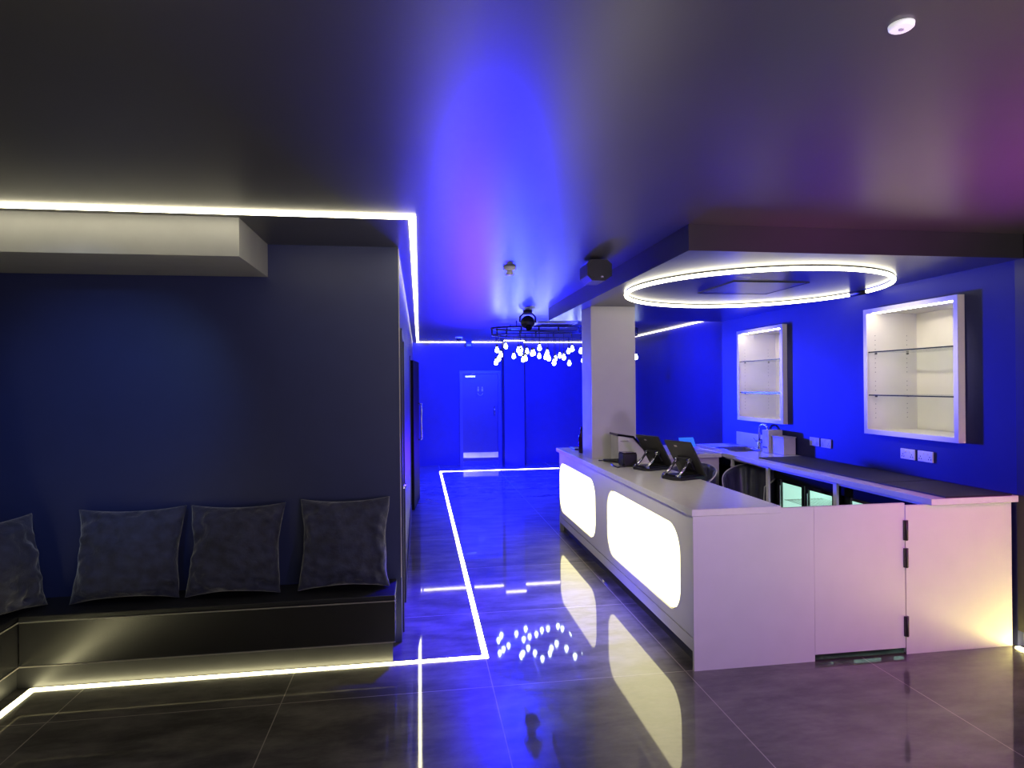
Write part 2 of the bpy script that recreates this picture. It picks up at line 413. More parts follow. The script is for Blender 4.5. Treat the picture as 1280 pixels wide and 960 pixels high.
for z0, z1 in ((.744, .874), (.567, .692), (.119, .249)):
    hg = MB(); hg.box(3.105, 3.117, YF-.010, YF+.0, z0, z1, .002); hg.cyl((3.1215, YF-.012, z0), (3.1215, YF-.012, z1), .008, n=10); hg.box(3.1255, 3.137, YF-.010, YF+.0, z0, z1, .002)
    link('hinge', hg, M['hinge'], gate)
tag(link('gate_sill', MB().box(2.478, 3.12, YF+.003, YF+.03, 0, .010).box(2.478, 3.12, YF+.03, YF+.14, 0, .006).box(2.478, 3.12, YF+.12, YF+.14, .006, .06), M['hinge']), 'dark metal sill seen in the gap under the bar gate', 'sill')  # upright rear board added to hide the fridge light behind the gap

# ------------------------------------------------------------------ back bar
bb = thing('back_bar', 'white back bar base with fridges under its worktop', 'cabinet', (3.6, 5.0, 0))
link('end_panel', B(3.124, 3.915, YF, YF+.022, 0, .968), M['white'], bb)
for y in (4.615, 5.61, 6.30):
    link('post', B(3.315, 3.335, y-.022, y+.022, 0, .965), M['white'], bb)
link('fascia', B(3.325, 3.345, YF+.03, 6.45, .945, .967), M['white'], bb)
link('back_panel', B(3.905, 3.93, YF+.03, 7.4, 0, .965), M['black'], bb)
link('far_end_panel', B(3.275, 3.93, 7.42, 7.44, 0, .965), M['black'], bb)  # added to stop blue light entering under the worktop from behind
wt = MB(); wt.box(3.285, XR-.002, 3.615, 6.50, .968, ZT+.006, .003)
# worktop around the sink opening
wt.box(3.285, 3.47, 6.50, 7.465, .968, ZT+.006, .003); wt.box(3.83, XR-.002, 6.50, 7.465, .968, ZT+.006, .003)
wt.box(3.47, 3.83, 6.95, 7.465, .968, ZT+.006, .003)
tag(link('back_worktop', wt, M['top']), 'white worktop along the blue wall holding the black mats and sink', 'worktop')

def make_fridge(y0, label):
    f = thing('bottle_fridge', label, 'fridge', (3.62, y0+.46, 0), 'back bar fridges')
    y1 = y0+.92; xf, xb = 3.36, 3.89
    s = MB(); s.box(xf+.03, xb, y0, y0+.03, .02, .93); s.box(xf+.03, xb, y1-.03, y1, .02, .93)
    s.box(xf+.03, xb, y0, y1, .90, .93); s.box(xf+.03, xb, y0, y1, .02, .12); s.box(xb-.03, xb, y0, y1, .02, .93)
    s.box(xf, xf+.03, y0, y1, .862, .935); s.box(xf, xf+.03, y0, y1, .02, .12)
    link('body', s, M['matblack'], f)
    l = MB(); l.box(xb-.045, xb-.032, y0+.03, y1-.03, .12, .90); l.box(xf+.07, xb-.045, y0+.031, y0+.04, .12, .90); l.box(xf+.07, xb-.045, y1-.04, y1-.031, .12, .90)
    link('liner', l, M['liner'], f)
    link('interior_light', B(xf+.08, xf+.10, y0+.06, y1-.06, .875, .895), M['ledg'], f)
    for z in (.42, .66):
        sh = MB()
        for k in range(12): sh.cyl((xf+.08+k*.034, y0+.045, z), (xf+.08+k*.034, y1-.045, z), .003, n=6)
        for yy in (y0+.06, y0+.46, y1-.06): sh.cyl((xf+.08, yy, z-.004), (xb-.06, yy, z-.004), .004, n=6)
        link('wire_shelf', sh, M['wire'], f)
    for k, (a, b, xo) in enumerate(((y0+.0, y0+.47, .0), (y0+.45, y1, .022))):
        dr = MB(); x = xf+.004+xo
        dr.box(x, x+.018, a+.03, a+.075, .13, .862); dr.box(x, x+.018, b-.075, b-.03, .13, .862)
        dr.box(x, x+.018, a+.075, b-.075, .13, .17); dr.box(x, x+.018, a+.075, b-.075, .832, .862)
        do = link('door', dr, M['gloss'], f)
        link('pane', B(x+.007, x+.011, a+.075, b-.075, .17, .832), M['glass'], do)
        link('door_handle', B(x-.006, x+.002, b-.072, b-.060, .2, .80), M['chrome'], do)
    return f
make_fridge(4.645, 'black glass-door fridge with two lit panes showing, next to the dark chairs')
make_fridge(3.680, 'black glass-door fridge nearest the bar gate, lit pane barely showing')

# black mats
def mat_(y0, y1, lab):
    m_ = MB(); m_.box(3.40, 3.90, y0, y1, ZT+.0065, ZT+.016, .003)
    tag(link('bar_mat', m_, M['matt']), lab, 'mat', 'black bar mats')
mat_(3.628, 4.24, 'short black rubber mat at the gate end of the back worktop')
mat_(4.255, 5.90, 'long black rubber mat on the back worktop reaching towards the white dispensers')

# ------------------------------------------------------------------ sink corner
sk = thing('sink', 'stainless steel sink and drainer set in the back worktop corner', 'sink', (3.65, 6.75, .83))
bs = MB()
bs.box(3.475, 3.825, 6.505, 6.945, .83, .84); bs.box(3.475, 3.485, 6.505, 6.945, .84, ZT+.004); bs.box(3.815, 3.825, 6.505, 6.945, .84, ZT+.004)
bs.box(3.485, 3.815, 6.505, 6.515, .84, ZT+.004); bs.box(3.485, 3.815, 6.935, 6.945, .84, ZT+.004)
link('basin', bs, M['steel'], sk)
dn = MB(); dn.box(3.46, 3.85, 6.955, 7.40, ZT+.0065, ZT+.012)
for k in range(7): dn.box(3.50+.045*k, 3.512+.045*k, 6.98, 7.36, ZT+.012, ZT+.017, .002)
link('drainer', dn, M['steel'], sk)
link('rim', MB().tube([(3.46, 6.49, ZT+.01), (3.84, 6.49, ZT+.01), (3.84, 6.95, ZT+.01), (3.46, 6.95, ZT+.01)], .006, 6, True), M['chrome'], sk)
tp = thing('tap', 'tall chrome swan-neck tap standing behind the sink', 'tap', (3.87, 6.70, ZT+.006))
tz = ZT+.006
link('base', MB().lathe([(.035, 0), (.035, .012), (.022, .02), (.02, .10), (.014, .11)], (3.87, 6.70, tz)), M['chrome'], tp)
link('spout', MB().tube([(3.87, 6.70, tz+.1), (3.87, 6.70, tz+.24)]+[(3.87-.0*k, 6.70-.085+.085*math.cos(PI*k/8), tz+.24+.05*math.sin(PI*k/8)) for k in range(1, 9)]+[(3.87, 6.53, tz+.205)], .012), M['chrome'], tp)
for s in (-1, 1):
    link('lever', MB().cyl((3.87, 6.70, tz+.07), (3.87, 6.70+s*.07, tz+.085), .009).cyl((3.87, 6.70+s*.07, tz+.085), (3.84, 6.70+s*.09, tz+.12), .007), M['chrome'], tp)
tag(link('splashback', B(XR-.014, XR-.003, 6.50, 7.33, ZT+.007, 1.17, .002), M['white']), 'low pale splashback panel on the wall behind the tap', 'splashback')
tb = thing('paper_towel_dispenser', 'tall narrow white dispenser box beside the splashback', 'dispenser', (3.84, 6.37, ZT+.006))
link('body', B(3.75, 3.92, 6.315, 6.44, ZT+.0065, 1.257, .006), M['card'], tb)
link('slot', B(3.745, 3.752, 6.335, 6.42, 1.06, 1.075), M['kick'], tb)
sb = thing('soap_box', 'low wide white box between the tall dispenser and the black mat', 'box', (3.84, 6.18, ZT+.006))
link('body', B(3.78, 3.92, 6.075, 6.300, ZT+.0065, 1.19, .006), M['card'], sb)
link('lid', B(3.775, 3.925, 6.07, 6.305, 1.19, 1.20, .003), M['card'], sb)

# ------------------------------------------------------------------ display cabinets
def make_cabinet(y0, label):
    y1 = y0+.98; x0, x1 = 3.88, 4.40; z0, z1 = NZ; t = .032
    c = thing('display_cabinet', label, 'cabinet', (4.1, y0+.49, z0), 'lit display cabinets')
    e = .002
    s = MB(); s.box(x0+.012, x1, y0+e, y0+t, z0+e, z1-e); s.box(x0+.012, x1, y1-t, y1-e, z0+e, z1-e); s.box(x0+.012, x1, y0+t, y1-t, z0+e, z0+t)
    s.box(x0+.012, x1, y0+t, y1-t, z1-t, z1-e); s.box(x1-.02, x1, y0+t, y1-t, z0+t, z1-t)
    s.mi = 1
    for yy in (y1-t-.002,):
        for xx in (x0+.09, x1-.12):
            for k in range(20):
                if k % 5 != 4: s.cyl((xx, yy-.001, z0+.14+.04*k), (xx, yy+.003, z0+.14+.04*k), .003, n=6)
    link('carcass', s, [M['cream'], M['kick']], c)
    f = MB(); w_ = .040
    f.box(x0, x0+.012, y0+e, y0+w_, z0+e, z1-e); f.box(x0, x0+.012, y1-w_, y1-e, z0+e, z1-e); f.box(x0, x0+.012, y0+w_, y1-w_, z0+e, z0+w_); f.box(x0, x0+.012, y0+w_, y1-w_, z1-w_, z1-e)
    link('front_frame', f, M['white'], c)
    link('light_bar', B(x0+.02, x0+.05, y0+.05, y1-.08, z1-t-.014, z1-t-.001), M['cabled'], c)
    for z in (1.655, 2.03):
        g = MB(); g.box(x0+.03, x1-.022, y0+t+.003, y1-t-.003, z, z+.008)
        so = link('glass_shelf', g, M['gshelf'], c)
        link('shelf_edge', B(x0+.022, x0+.030, y0+t+.003, y1-t-.003, z-.001, z+.009), M['gedge'], so)
        for yy, dy in ((y0+t, 1), (y1-t, -1)):
            for xx in (x0+.09, x1-.12):
                link('shelf_pin', MB().cyl((xx, yy, z-.008), (xx, yy+dy*.018, z-.008), .007, n=10), M['hinge'], so)
    return c
make_cabinet(4.02, 'lit white open wall cabinet with glass shelves nearest the bar gate')
make_cabinet(6.245, 'lit white open wall cabinet with glass shelves above the sink tap')

# ------------------------------------------------------------------ wall sockets
def make_socket(y, z, label):
    s = thing('wall_socket', label, 'socket', (XR-.01, y, z-.043), 'double sockets on the blue wall')
    link('plate', B(XR-.012, XR-.001, y-.075, y+.075, z-.043, z+.043, .004), M['socket'], s)
    for k in (-1, 1):
        link('switch', B(XR-.016, XR-.011, y+k*.022-.008, y+k*.022+.008, z+.012, z+.030, .002), M['socket'], s)
        hl = MB()
        for dy, dz in ((0, .0), (-.011, -.018), (.011, -.018)): hl.box(XR-.0135, XR-.0118, y+k*.046+dy-.003, y+k*.046+dy+.003, z+dz-.006, z+dz+.003)
        link('pin_holes', hl, M['kick'], s)
    return s
s0 = make_socket(5.775, 1.178, 'white double wall socket nearest the white dispensers')
base = Vector(s0.location)
for y, z, lb in ((5.595, 1.176, 'white double wall socket, second from the white dispensers'),
                 (4.56, 1.184, 'white double wall socket, third from the white dispensers, under the near cabinet'),
                 (4.38, 1.184, 'white double wall socket nearest the bar gate')):
    copy_tree(s0, lb, (base.x, y, z-.043))

# ------------------------------------------------------------------ tills and small things on the bar
def make_tablet(label):
    t = thing('pos_tablet', label, 'tablet', (0, 0, 0), 'tablet tills on the bar')
    bs = MB(); bs.prism([(-.12, -.115), (.13, -.115), (.15, -.08), (.15, .08), (.13, .115), (-.12, .115), (-.15, .07), (-.15, -.07)], 0, .022)
    bs.prism([(-.10, -.09), (.12, -.09), (.12, .09), (-.10, .09)], .022, .034)
    link('base', bs, M['blackp'], t)
    for s in (-1, 1):
        st = MB(); st.tube([(-.115, s*.075, .03), (-.06, s*.075, .075), (.01, s*.07, .15)], .0115, 8)
        st.cyl((-.115, s*.09, .03), (-.115, s*.06, .03), .017, n=12); st.cyl((.01, s*.085, .15), (.01, s*.055, .15), .017, n=12)
        link('strut', st, M['chrome'], t)
    # screen slopes from high at the guest side (-X) down to the staff side (+X)
    sc = MB(); sc.box(-.165, .165, -.15, .15, -.009, .009, .006)
    sc.rot(Matrix.Rotation(math.radians(58), 3, 'Y'), (0, 0, 0))
    bmesh.ops.translate(sc.bm, vec=(.035, 0, .165), verts=sc.bm.verts)
    so = link('screen', sc, M['screen'], t)
    gl = MB(); gl.box(-.155, .155, -.14, .14, .0092, .0105); gl.rot(Matrix.Rotation(math.radians(58), 3, 'Y'), (0, 0, 0)); bmesh.ops.translate(gl.bm, vec=(.035, 0, .165), verts=gl.bm.verts)
    link('display', gl, M['gloss'], so)
    bd = MB(); bd.box(-.128, -.113, .02, .05, -.0105, -.0092); bd.rot(Matrix.Rotation(math.radians(58), 3, 'Y'), (0, 0, 0)); bmesh.ops.translate(bd.bm, vec=(.035, 0, .165), verts=bd.bm.verts)
    link('badge', bd, M['badge'], so)
    hb = MB(); hb.box(-.02, .10, -.07, .07, -.03, -.009, .008); hb.rot(Matrix.Rotation(math.radians(58), 3, 'Y'), (0, 0, 0)); bmesh.ops.translate(hb.bm, vec=(.035, 0, .165), verts=hb.bm.verts)
    link('hinge_block', hb, M['blackp'], so)
    return t
ORG_T = make_tablet('black tablet till tilted on chrome struts, nearest the gate end of the bar')
ORG_T.location = (2.115, 4.84, ZT); ORG_T.rotation_euler.z = math.radians(20)
copy_tree(ORG_T, 'black tablet till on chrome struts, between the receipt printer and the other tablet', (2.075, 5.42, ZT), math.radians(20))

pr = thing('receipt_printer', 'small black cube-shaped receipt printer on the bar', 'printer', (1.94, 5.65, ZT))
link('body', B(1.865, 2.00, 5.58, 5.73, ZT+.0005, 1.128, .010), M['blackp'], pr)
link('cover', B(1.87, 1.995, 5.585, 5.725, 1.128, 1.136, .003), M['gloss'], pr)
link('paper_slot', B(1.90, 1.975, 5.605, 5.615, 1.136, 1.138), M['chrome'], pr)
link('power_lead', MB().tube([(1.865, 5.55, 1.03), (1.83, 5.53, 1.02), (1.80, 5.55, 1.008), (1.80, 5.68, 1.008), (1.83, 5.85, 1.008)], .007, 6), M['blackp'], pr)
sc_ = thing('card_scanner', 'small black scanner with its lead lying by the column', 'scanner', (1.84, 5.92, ZT))
link('body', MB().tube([(1.80, 5.98, ZT+.02), (1.86, 5.90, ZT+.024), (1.90, 5.82, ZT+.03)], lambda t: .014+.008*t, 8), M['blackp'], sc_)
link('lead', MB().tube([(1.80, 5.98, ZT+.016), (1.77, 6.06, ZT+.008), (1.80, 6.14, ZT+.008)], .005, 6), M['blackp'], sc_)
ps = thing('till_terminal', 'white till terminal with a black sloping touchscreen in front of the column', 'till', (2.07, 5.98, ZT))
link('body', MB().prism([(1.91, ZT), (2.235, ZT), (2.25, 1.03), (2.055, 1.245), (1.91, 1.27)], 5.86, 6.10, 'Y'), M['card'], ps)
link('touchscreen', MB().prism([(1.898, 1.272), (2.055, 1.248), (2.258, 1.024), (2.272, 1.036), (2.062, 1.268), (1.900, 1.292)], 5.85, 6.11, 'Y'), M['gloss'], ps)
link('paper_slot', B(1.93, 2.01, 5.854, 5.862, 1.215, 1.225), M['edge'], ps)
cd = MB(); cd.box(-.09, .09, -.004, .004, 0, .12, .002); cd.rot(Matrix.Rotation(math.radians(-35), 3, 'X'), (0, 0, 0))
cdt = thing('menu_display', 'small blue-lit tilted display on the far counter behind the tablets', 'display', (3.05, 6.80, ZT))
bmesh.ops.translate(cd.bm, vec=(3.05, 6.80, ZT+.045), verts=cd.bm.verts)
link('screen', cd, M['sheet'], cdt)
link('stand', MB().prism([(6.74, ZT+.0005), (6.90, ZT+.0005), (6.86, ZT+.075), (6.84, ZT+.075)], 3.02, 3.08, 'X'), M['blackp'], cdt)
bt = thing('bottle', 'slim dark red bottle standing at the column foot', 'bottle', (1.80, 6.84, ZT))
link('body', MB().lathe([(.030, 0), (.034, .01), (.034, .17), (.026, .20), (.014, .225), (.013, .265)], (1.80, 6.84, ZT+.001)), M['bottle'], bt)
link('cap', MB().lathe([(.015, 0), (.015, .03), (.012, .034)], (1.80, 6.84, ZT+.262)), M['gloss'], bt)
tag(link('drip_tray', B(1.80, 1.98, 7.15, 7.40, ZT+.0005, ZT+.014, .004), M['blackp']), 'flat black tray on the far end of the bar top behind the bottle', 'tray')

# ------------------------------------------------------------------ tub chairs behind the bar
def make_chair(label):
    t = thing('tub_chair', label, 'chair', (0, 0, 0), 'black tub chairs behind the bar')
    n, rows = 48, 12
    def sh(a, v, inner):
        # a in [-1,1] around the back; height falls towards the arms
        ang = a*math.radians(125); top = .74+.19*max(0, math.cos(a*1.5))**.9
        z = .42+(top-.42)*v
        r = .235+.035*v
        if inner: r -= .055-.018*v; r += .024*abs(math.sin(a*PI*3.5))*(.35+.65*v)
        return Vector((r*math.sin(ang), r*math.cos(ang), z))
    mb = MB(); bm = mb.bm; G = {}
    for i in range(n+1):
        for j in range(rows+1):
            for k in (0, 1): G[i, j, k] = bm.verts.new(sh(-1+2*i/n, j/rows, k))
    for i in range(n):
        for j in range(rows):
            for k in (0, 1): bm.faces.new((G[i, j, k], G[i+1, j, k], G[i+1, j+1, k], G[i, j+1, k])).smooth = True
        bm.faces.new((G[i, rows, 0], G[i+1, rows, 0], G[i+1, rows, 1], G[i, rows, 1])).smooth = True
        bm.faces.new((G[i, 0, 0], G[i+1, 0, 0], G[i+1, 0, 1], G[i, 0, 1]))
    for i in (0, n):
        for j in range(rows): bm.faces.new((G[i, j, 0], G[i, j+1, 0], G[i, j+1, 1], G[i, j, 1]))
    back = link('backrest', mb, M['leather'], t)
    pp = [sh(-1, j/6, 0) for j in range(6)]+[sh(-1+2*i/n, 1, 0) for i in range(n+1)]+[sh(1, 1-j/6, 0) for j in range(1, 7)]
    link('piping', MB().tube(pp, .0065, 6), M['piping'], back)
    link('seat', MB().lathe([(.17, .43), (.205, .445), (.21, .50), (.19, .525), (.10, .535)], (0, 0, 0), 32), M['leather'], t)
    link('pedestal', MB().lathe([(.21, 0), (.21, .012), (.05, .035), (.03, .05), (.03, .40), (.09, .43)], (0, 0, 0), 28), M['chrome'], t)
    return t
ch = make_chair('black padded tub chair with pale piping next to the far counter')
ch.location = (2.74, 6.10, 0); ch.rotation_euler.z = math.radians(-50)
copy_tree(ch, 'black padded tub chair with pale piping next to the lit fridge', (3.33, 5.95, 0), math.radians(-55))

# ------------------------------------------------------------------ ceiling fittings
sp = thing('ceiling_speaker', 'black box speaker hanging beside the dropped ceiling over the bar', 'speaker', (1.36, 4.6, 2.55))
oc = MB(); oc.prism([(1.262, 2.60), (1.30, 2.562), (1.40, 2.562), (1.455, 2.60), (1.455, 2.69), (1.42, 2.722), (1.29, 2.722), (1.262, 2.69)], 4.58, 4.80, 'Y')
link('cabinet', oc, M['blackp'], sp)
link('grille', MB().prism([(1.275, 2.605), (1.305, 2.575), (1.395, 2.575), (1.442, 2.605), (1.442, 2.685), (1.415, 2.710), (1.295, 2.710), (1.275, 2.685)], 4.572, 4.58, 'Y'), M['black'], sp)
link('bracket', B(1.33, 1.39, 4.66, 4.72, 2.722, ZC), M['black'], sp)
link('badge', B(1.365, 1.385, 4.571, 4.574, 2.585, 2.595), M['chrome'], sp)
mh = thing('stage_light', 'round black stage light hung from the ceiling above the hanging bulbs', 'light', (1.40, 8.0, 2.5))
link('head', MB().sph((1.40, 8.0, 2.585), .092, (1, 1, 1), 24), M['black'], mh)
link('yoke', MB().tube([(1.295, 8.0, 2.585), (1.30, 8.0, 2.66), (1.34, 8.0, 2.70), (1.46, 8.0, 2.70), (1.50, 8.0, 2.66), (1.505, 8.0, 2.585)], .012, 8), M['blackp'], mh)
link('base', MB().lathe([(.06, 0), (.06, .035)], (1.40, 8.0, 2.704)), M['blackp'], mh)
link('lens', MB().cyl((1.40, 7.93, 2.52), (1.40, 7.915, 2.505), .04), M['gloss'], mh)
sd = thing('smoke_detector', 'white smoke detector on the ceiling above the corridor floor', 'detector', (.733, 5.02, 2.66))
link('base', MB().lathe([(.03, -.0), (.052, .012), (.054, .034)], (.733, 5.02, 2.705)), M['socket'], sd)
link('sensor', MB().lathe([(.014, 0), (.03, .004), (.034, .012), (.025, .04)], (.733, 5.02, 2.665)), M['socket'], sd)
dl = thing('ceiling_sensor', 'round white disc fitting on the ceiling over the open floor before the bar', 'sensor', (1.294, 1.51, 2.728))
link('bezel', MB().lathe([(.026, 0), (.031, .004), (.032, .012)], (1.294, 1.51, 2.728)), mat('sensor_white_glow', (.85, .83, .84), .4, emit=(1, .96, .98), estr=.55), dl)  # faint emission put into the bezel so the disc looks bright
link('lens', MB().lathe([(.006, 0), (.008, .003)], (1.294, 1.51, 2.7255), 12), M['socket'], dl)
dc = thing('dome_camera', 'small dome camera on the ceiling between the corridor strip and the hanging bulbs', 'camera', (.79, 12.5, 2.66))
link('base', MB().lathe([(.07, 0), (.075, .03)], (.79, 12.5, 2.71)), M['socket'], dc)
link('dome', MB().sph((.79, 12.5, 2.715), .055, (1, 1, .9)), M['gloss'], dc)
es = thing('emergency_light', 'small dark box on the ceiling strip line above the back door', 'light', (1.09, YB-.07, 2.62))
link('body', B(1.02, 1.17, YB-.12, YB-.002, 2.62, 2.735, .008), M['doorp'], es)
link('lens', B(1.05, 1.14, YB-.124, YB-.119, 2.65, 2.68), M['socket'], es)
hp = thing('access_hatch', 'square access hatch in the dropped ceiling inside the glowing ring', 'hatch', (2.775, 4.92, 2.574))
link('panel', B(2.465, 3.085, 4.61, 5.23, 2.574, 2.5798, .001), M['soffit'], hp)
hf = MB()
for a in ((2.450, 2.462, 4.598, 5.242), (3.088, 3.10, 4.598, 5.242), (2.462, 3.088, 4.598, 4.607), (2.462, 3.088, 5.233, 5.242)): hf.box(*a, 2.572, 2.5798)
link('hatch_frame', hf, M['black'], hp)
ac = thing('ceiling_cassette', 'square ceiling air unit panel behind the stage light', 'air unit', (2.1, 9.7, 2.71))
link('panel', B(1.80, 2.40, 9.36, 10.10, 2.715, 2.7395, .006), M['kick'], ac)
af = MB()
for a in ((1.79, 1.812, 9.34, 10.12), (2.388, 2.41, 9.34, 10.12), (1.812, 2.388, 9.34, 9.362), (1.812, 2.388, 10.098, 10.12)): af.box(*a, 2.71, 2.7395)
link('trim_frame', af, M['card'], ac)
vt = MB()
for k in range(6): vt.box(1.88, 2.32, 9.48+.09*k, 9.50+.09*k, 2.708, 2.715)
link('vent_slats', vt, M['black'], ac)

# ------------------------------------------------------------------ hanging bulbs on an oval rail
CX, CY, RX, RY, RZ = 2.28, 9.60, 1.17, .46, 2.60
cl = thing('pendant_rail', 'dark oval ceiling rail from which the glowing bulbs hang', 'rail', (CX, CY, RZ))
K = 64
link('rail', MB().tube([(CX+RX*math.cos(2*PI*k/K), CY+RY*math.sin(2*PI*k/K), RZ+.05) for k in range(K)], .016, 8, True), M['black'], cl)
link('lower_rail', MB().tube([(CX+RX*math.cos(2*PI*k/K), CY+RY*math.sin(2*PI*k/K), RZ-.055) for k in range(K)], .010, 6, True), M['black'], cl)
for k in range(24):
    a = 2*PI*(k+.3)/24; x, y = CX+RX*math.cos(a), CY+RY*math.sin(a)
    link('hanger', MB().cyl((x, y, RZ+.05), (x, y, RZ-.03), .012, n=8).cyl((x, y, RZ-.03), (x, y, RZ-.055), .006, n=6), M['black'], cl)
for k in range(4):
    a = 2*PI*(k+.5)/4; x, y = CX+RX*math.cos(a), CY+RY*math.sin(a)
    link('drop_rod', MB().cyl((x, y, RZ+.05), (x, y, ZC), .008, n=8), M['black'], cl)
BULBS = [(1.175, 9.449, 2.302), (1.372, 9.89, 2.386), (1.226, 9.4, 2.228), (1.248, 9.817, 2.183), (1.16, 9.467, 2.113), (1.508, 9.946, 2.228), (1.477, 9.265, 2.292), (1.633, 9.983, 2.34), (1.503, 9.256, 2.246), (1.669, 9.992, 2.178), (1.577, 9.232, 2.162), (1.735, 10.007, 2.311), (1.675, 9.206, 2.236), (1.85, 10.028, 2.288), (1.783, 9.183, 2.317), (1.945, 10.041, 2.236), (1.896, 9.166, 2.238), (2.05, 10.051, 2.22), (1.919, 9.163, 2.161), (2.219, 10.059, 2.195), (1.996, 9.154, 2.095), (2.292, 10.06, 2.241), (2.144, 9.143, 2.175), (2.438, 10.056, 2.313), (2.274, 9.14, 2.299), (2.45, 10.055, 2.117), (2.41, 9.143, 2.269), (2.677, 10.033, 2.163), (3.378, 9.441, 2.187)]
first = None
def bulb_parts():
    t = thing('pendant_bulb', 'x', 'bulb', (0, 0, 0), 'glowing bulbs on the oval rail')
    link('glass_bulb', MB().lathe([(.004, -.034), (.016, -.030), (.027, -.018), (.031, -.002), (.028, .014), (.020, .032), (.014, .048), (.013, .056)], (0, 0, 0), 16), M['bulb'], t)
    link('socket', MB().lathe([(.015, .056), (.016, .085), (.007, .095)], (0, 0, 0), 12), M['black'], t)
    return t
for i, (x, y, z) in enumerate(BULBS):
    lb = 'small glowing white bulb hanging on a thin cord from the dark oval rail'
    if first is None: first = bulb_parts(); t = first; t['label'] = lb; t.location = (x, y, z)
    else: t = copy_tree(first, lb, (x, y, z))
    c_ = MB().cyl((x, y, z+.092), (x, y, RZ-.05), .0035, n=6)
    for v in c_.bm.verts: v.co -= Vector((x, y, z))
    ORG[t.name] = Vector((0, 0, 0)); link('cord', c_, M['black'], t)

# ------------------------------------------------------------------ bench seating
bn = thing('bench', 'long black built-in bench under the row of cushions', 'bench', (-1.25, 4.2, 0))
link('front_board', B(-2.345, -.168, 4.06, 4.08, .145, .405, .002), M['bench'], bn)
link('end_board', B(-.188, -.170, 4.08, YW-.002, .145, .405), M['bench'], bn)
link('underside', B(-2.72, -.188, 4.08, YW-.002, .141, .16), M['bench'], bn)
link('seat', B(-2.345, -.166, 4.052, YW-.003, .412, .445, .006), M['seatfab'], bn)
link('top_trim', B(-2.345, -.166, 4.052, 4.06, .404, .410), M['edge'], bn)
link('bottom_trim', B(-2.345, -.166, 4.054, 4.06, .141, .147), M['edge'], bn)
b2 = thing('bench', 'short return of black bench along the side wall with one cushion', 'bench', (-2.52, 2.0, 0))
link('front_board', B(-2.365, -2.347, .5, 4.06, .145, .405, .002), M['bench'], b2)
link('underside', B(XL+.002, -2.365, .5, 4.05, .141, .16), M['bench'], b2)
link('seat', B(XL+.002, -2.347, .5, YW-.003, .412, .445, .006), M['seatfab'], b2)
link('top_trim', B(-2.347, -2.340, .5, 4.050, .404, .410), M['edge'], b2)
link('bottom_trim', B(-2.347, -2.341, .5, 4.052, .141, .147), M['edge'], b2)

def make_cushion(seed, w_=.60, h_=.58, th=.095):
    """plump square cushion standing on its lower edge (local z up, face towards -y)"""
    mb = MB(); bm = mb.bm; n = 44; V = {}
    for s in (0, 1):
        for i in range(n+1):
            for j in range(n+1):
                u, v = -1+2*i/n, -1+2*j/n
                if s and (i in (0, n) or j in (0, n)): V[i, j, 1] = V[i, j, 0]; continue
                e = max(0, (1-u*u)*(1-v*v))
                px = u*(1-.105*(1-v*v)*abs(u)**3); pz = v*(1-.095*(1-u*u)*abs(v)**3)
                d_ = th*e**.42
                q = Vector((u*2.1+seed*7.3, v*2.1, s*5.+seed))
                edge = 1-min(1, e*1.5)
                wr = noise.noise(q*1.1)*.026*min(1, e*3)+(noise.noise(Vector((q.x*2.2+q.y*1.6, q.y*2.6-q.x, q.z)))*.040)*min(1, e*5)*(.25+edge)
                wr += abs(noise.noise(Vector((u*5.+seed, v*2.+seed*3, 2.))))*.014*min(1, e*4)*edge
                sag = -.02*(1-v)*.5*abs(noise.noise(Vector((u*1.5, seed*3.1, 0))))
                jx = .012*noise.noise(Vector((v*2.2, seed*1.7, u)))
                V[i, j, s] = bm.verts.new((px*w_/2+jx, (-(d_+wr) if s == 0 else (d_*.8+wr*.5)), h_/2+pz*h_/2+sag*(0 if j == 0 else 1)))
    for s in (0, 1):
        for i in range(n):
            for j in range(n):
                q = [V[i, j, s], V[i+1, j, s], V[i+1, j+1, s], V[i, j+1, s]]
                if len(set(q)) == 4:
                    try: bm.faces.new(q).smooth = True
                    except ValueError: pass
    return mb
def cushion(seed, x, y, rz, lean, label, w_=.6, h_=.58, roll=0.):
    o = link('cushion', make_cushion(seed, w_, h_), M['velvet'], origin=(0, 0, 0))
    o.location = (x, y, .447); o.rotation_euler = (math.radians(-lean), math.radians(roll), math.radians(rz))
    sm = o.modifiers.new('smooth', 'SUBSURF'); sm.levels = 1; sm.render_levels = 1
    return tag(o, label, 'cushion', 'charcoal velvet cushions')
cushion(1, -1.83, 4.215, 2, 14, 'charcoal velvet cushion with creases, next to the corner one', .645, .585, 0)
cushion(2, -1.19, 4.215, -1, 14, 'charcoal velvet cushion between the creased one and the end one', .60, .585, 0)
cushion(3, -.50, 4.215, 0, 14, 'charcoal velvet cushion at the corridor end of the bench', .60, .60, 0)
cushion(4, -2.42, 3.98, 62, 14, 'charcoal velvet cushion turned in the alcove corner', .60, .58, 0)

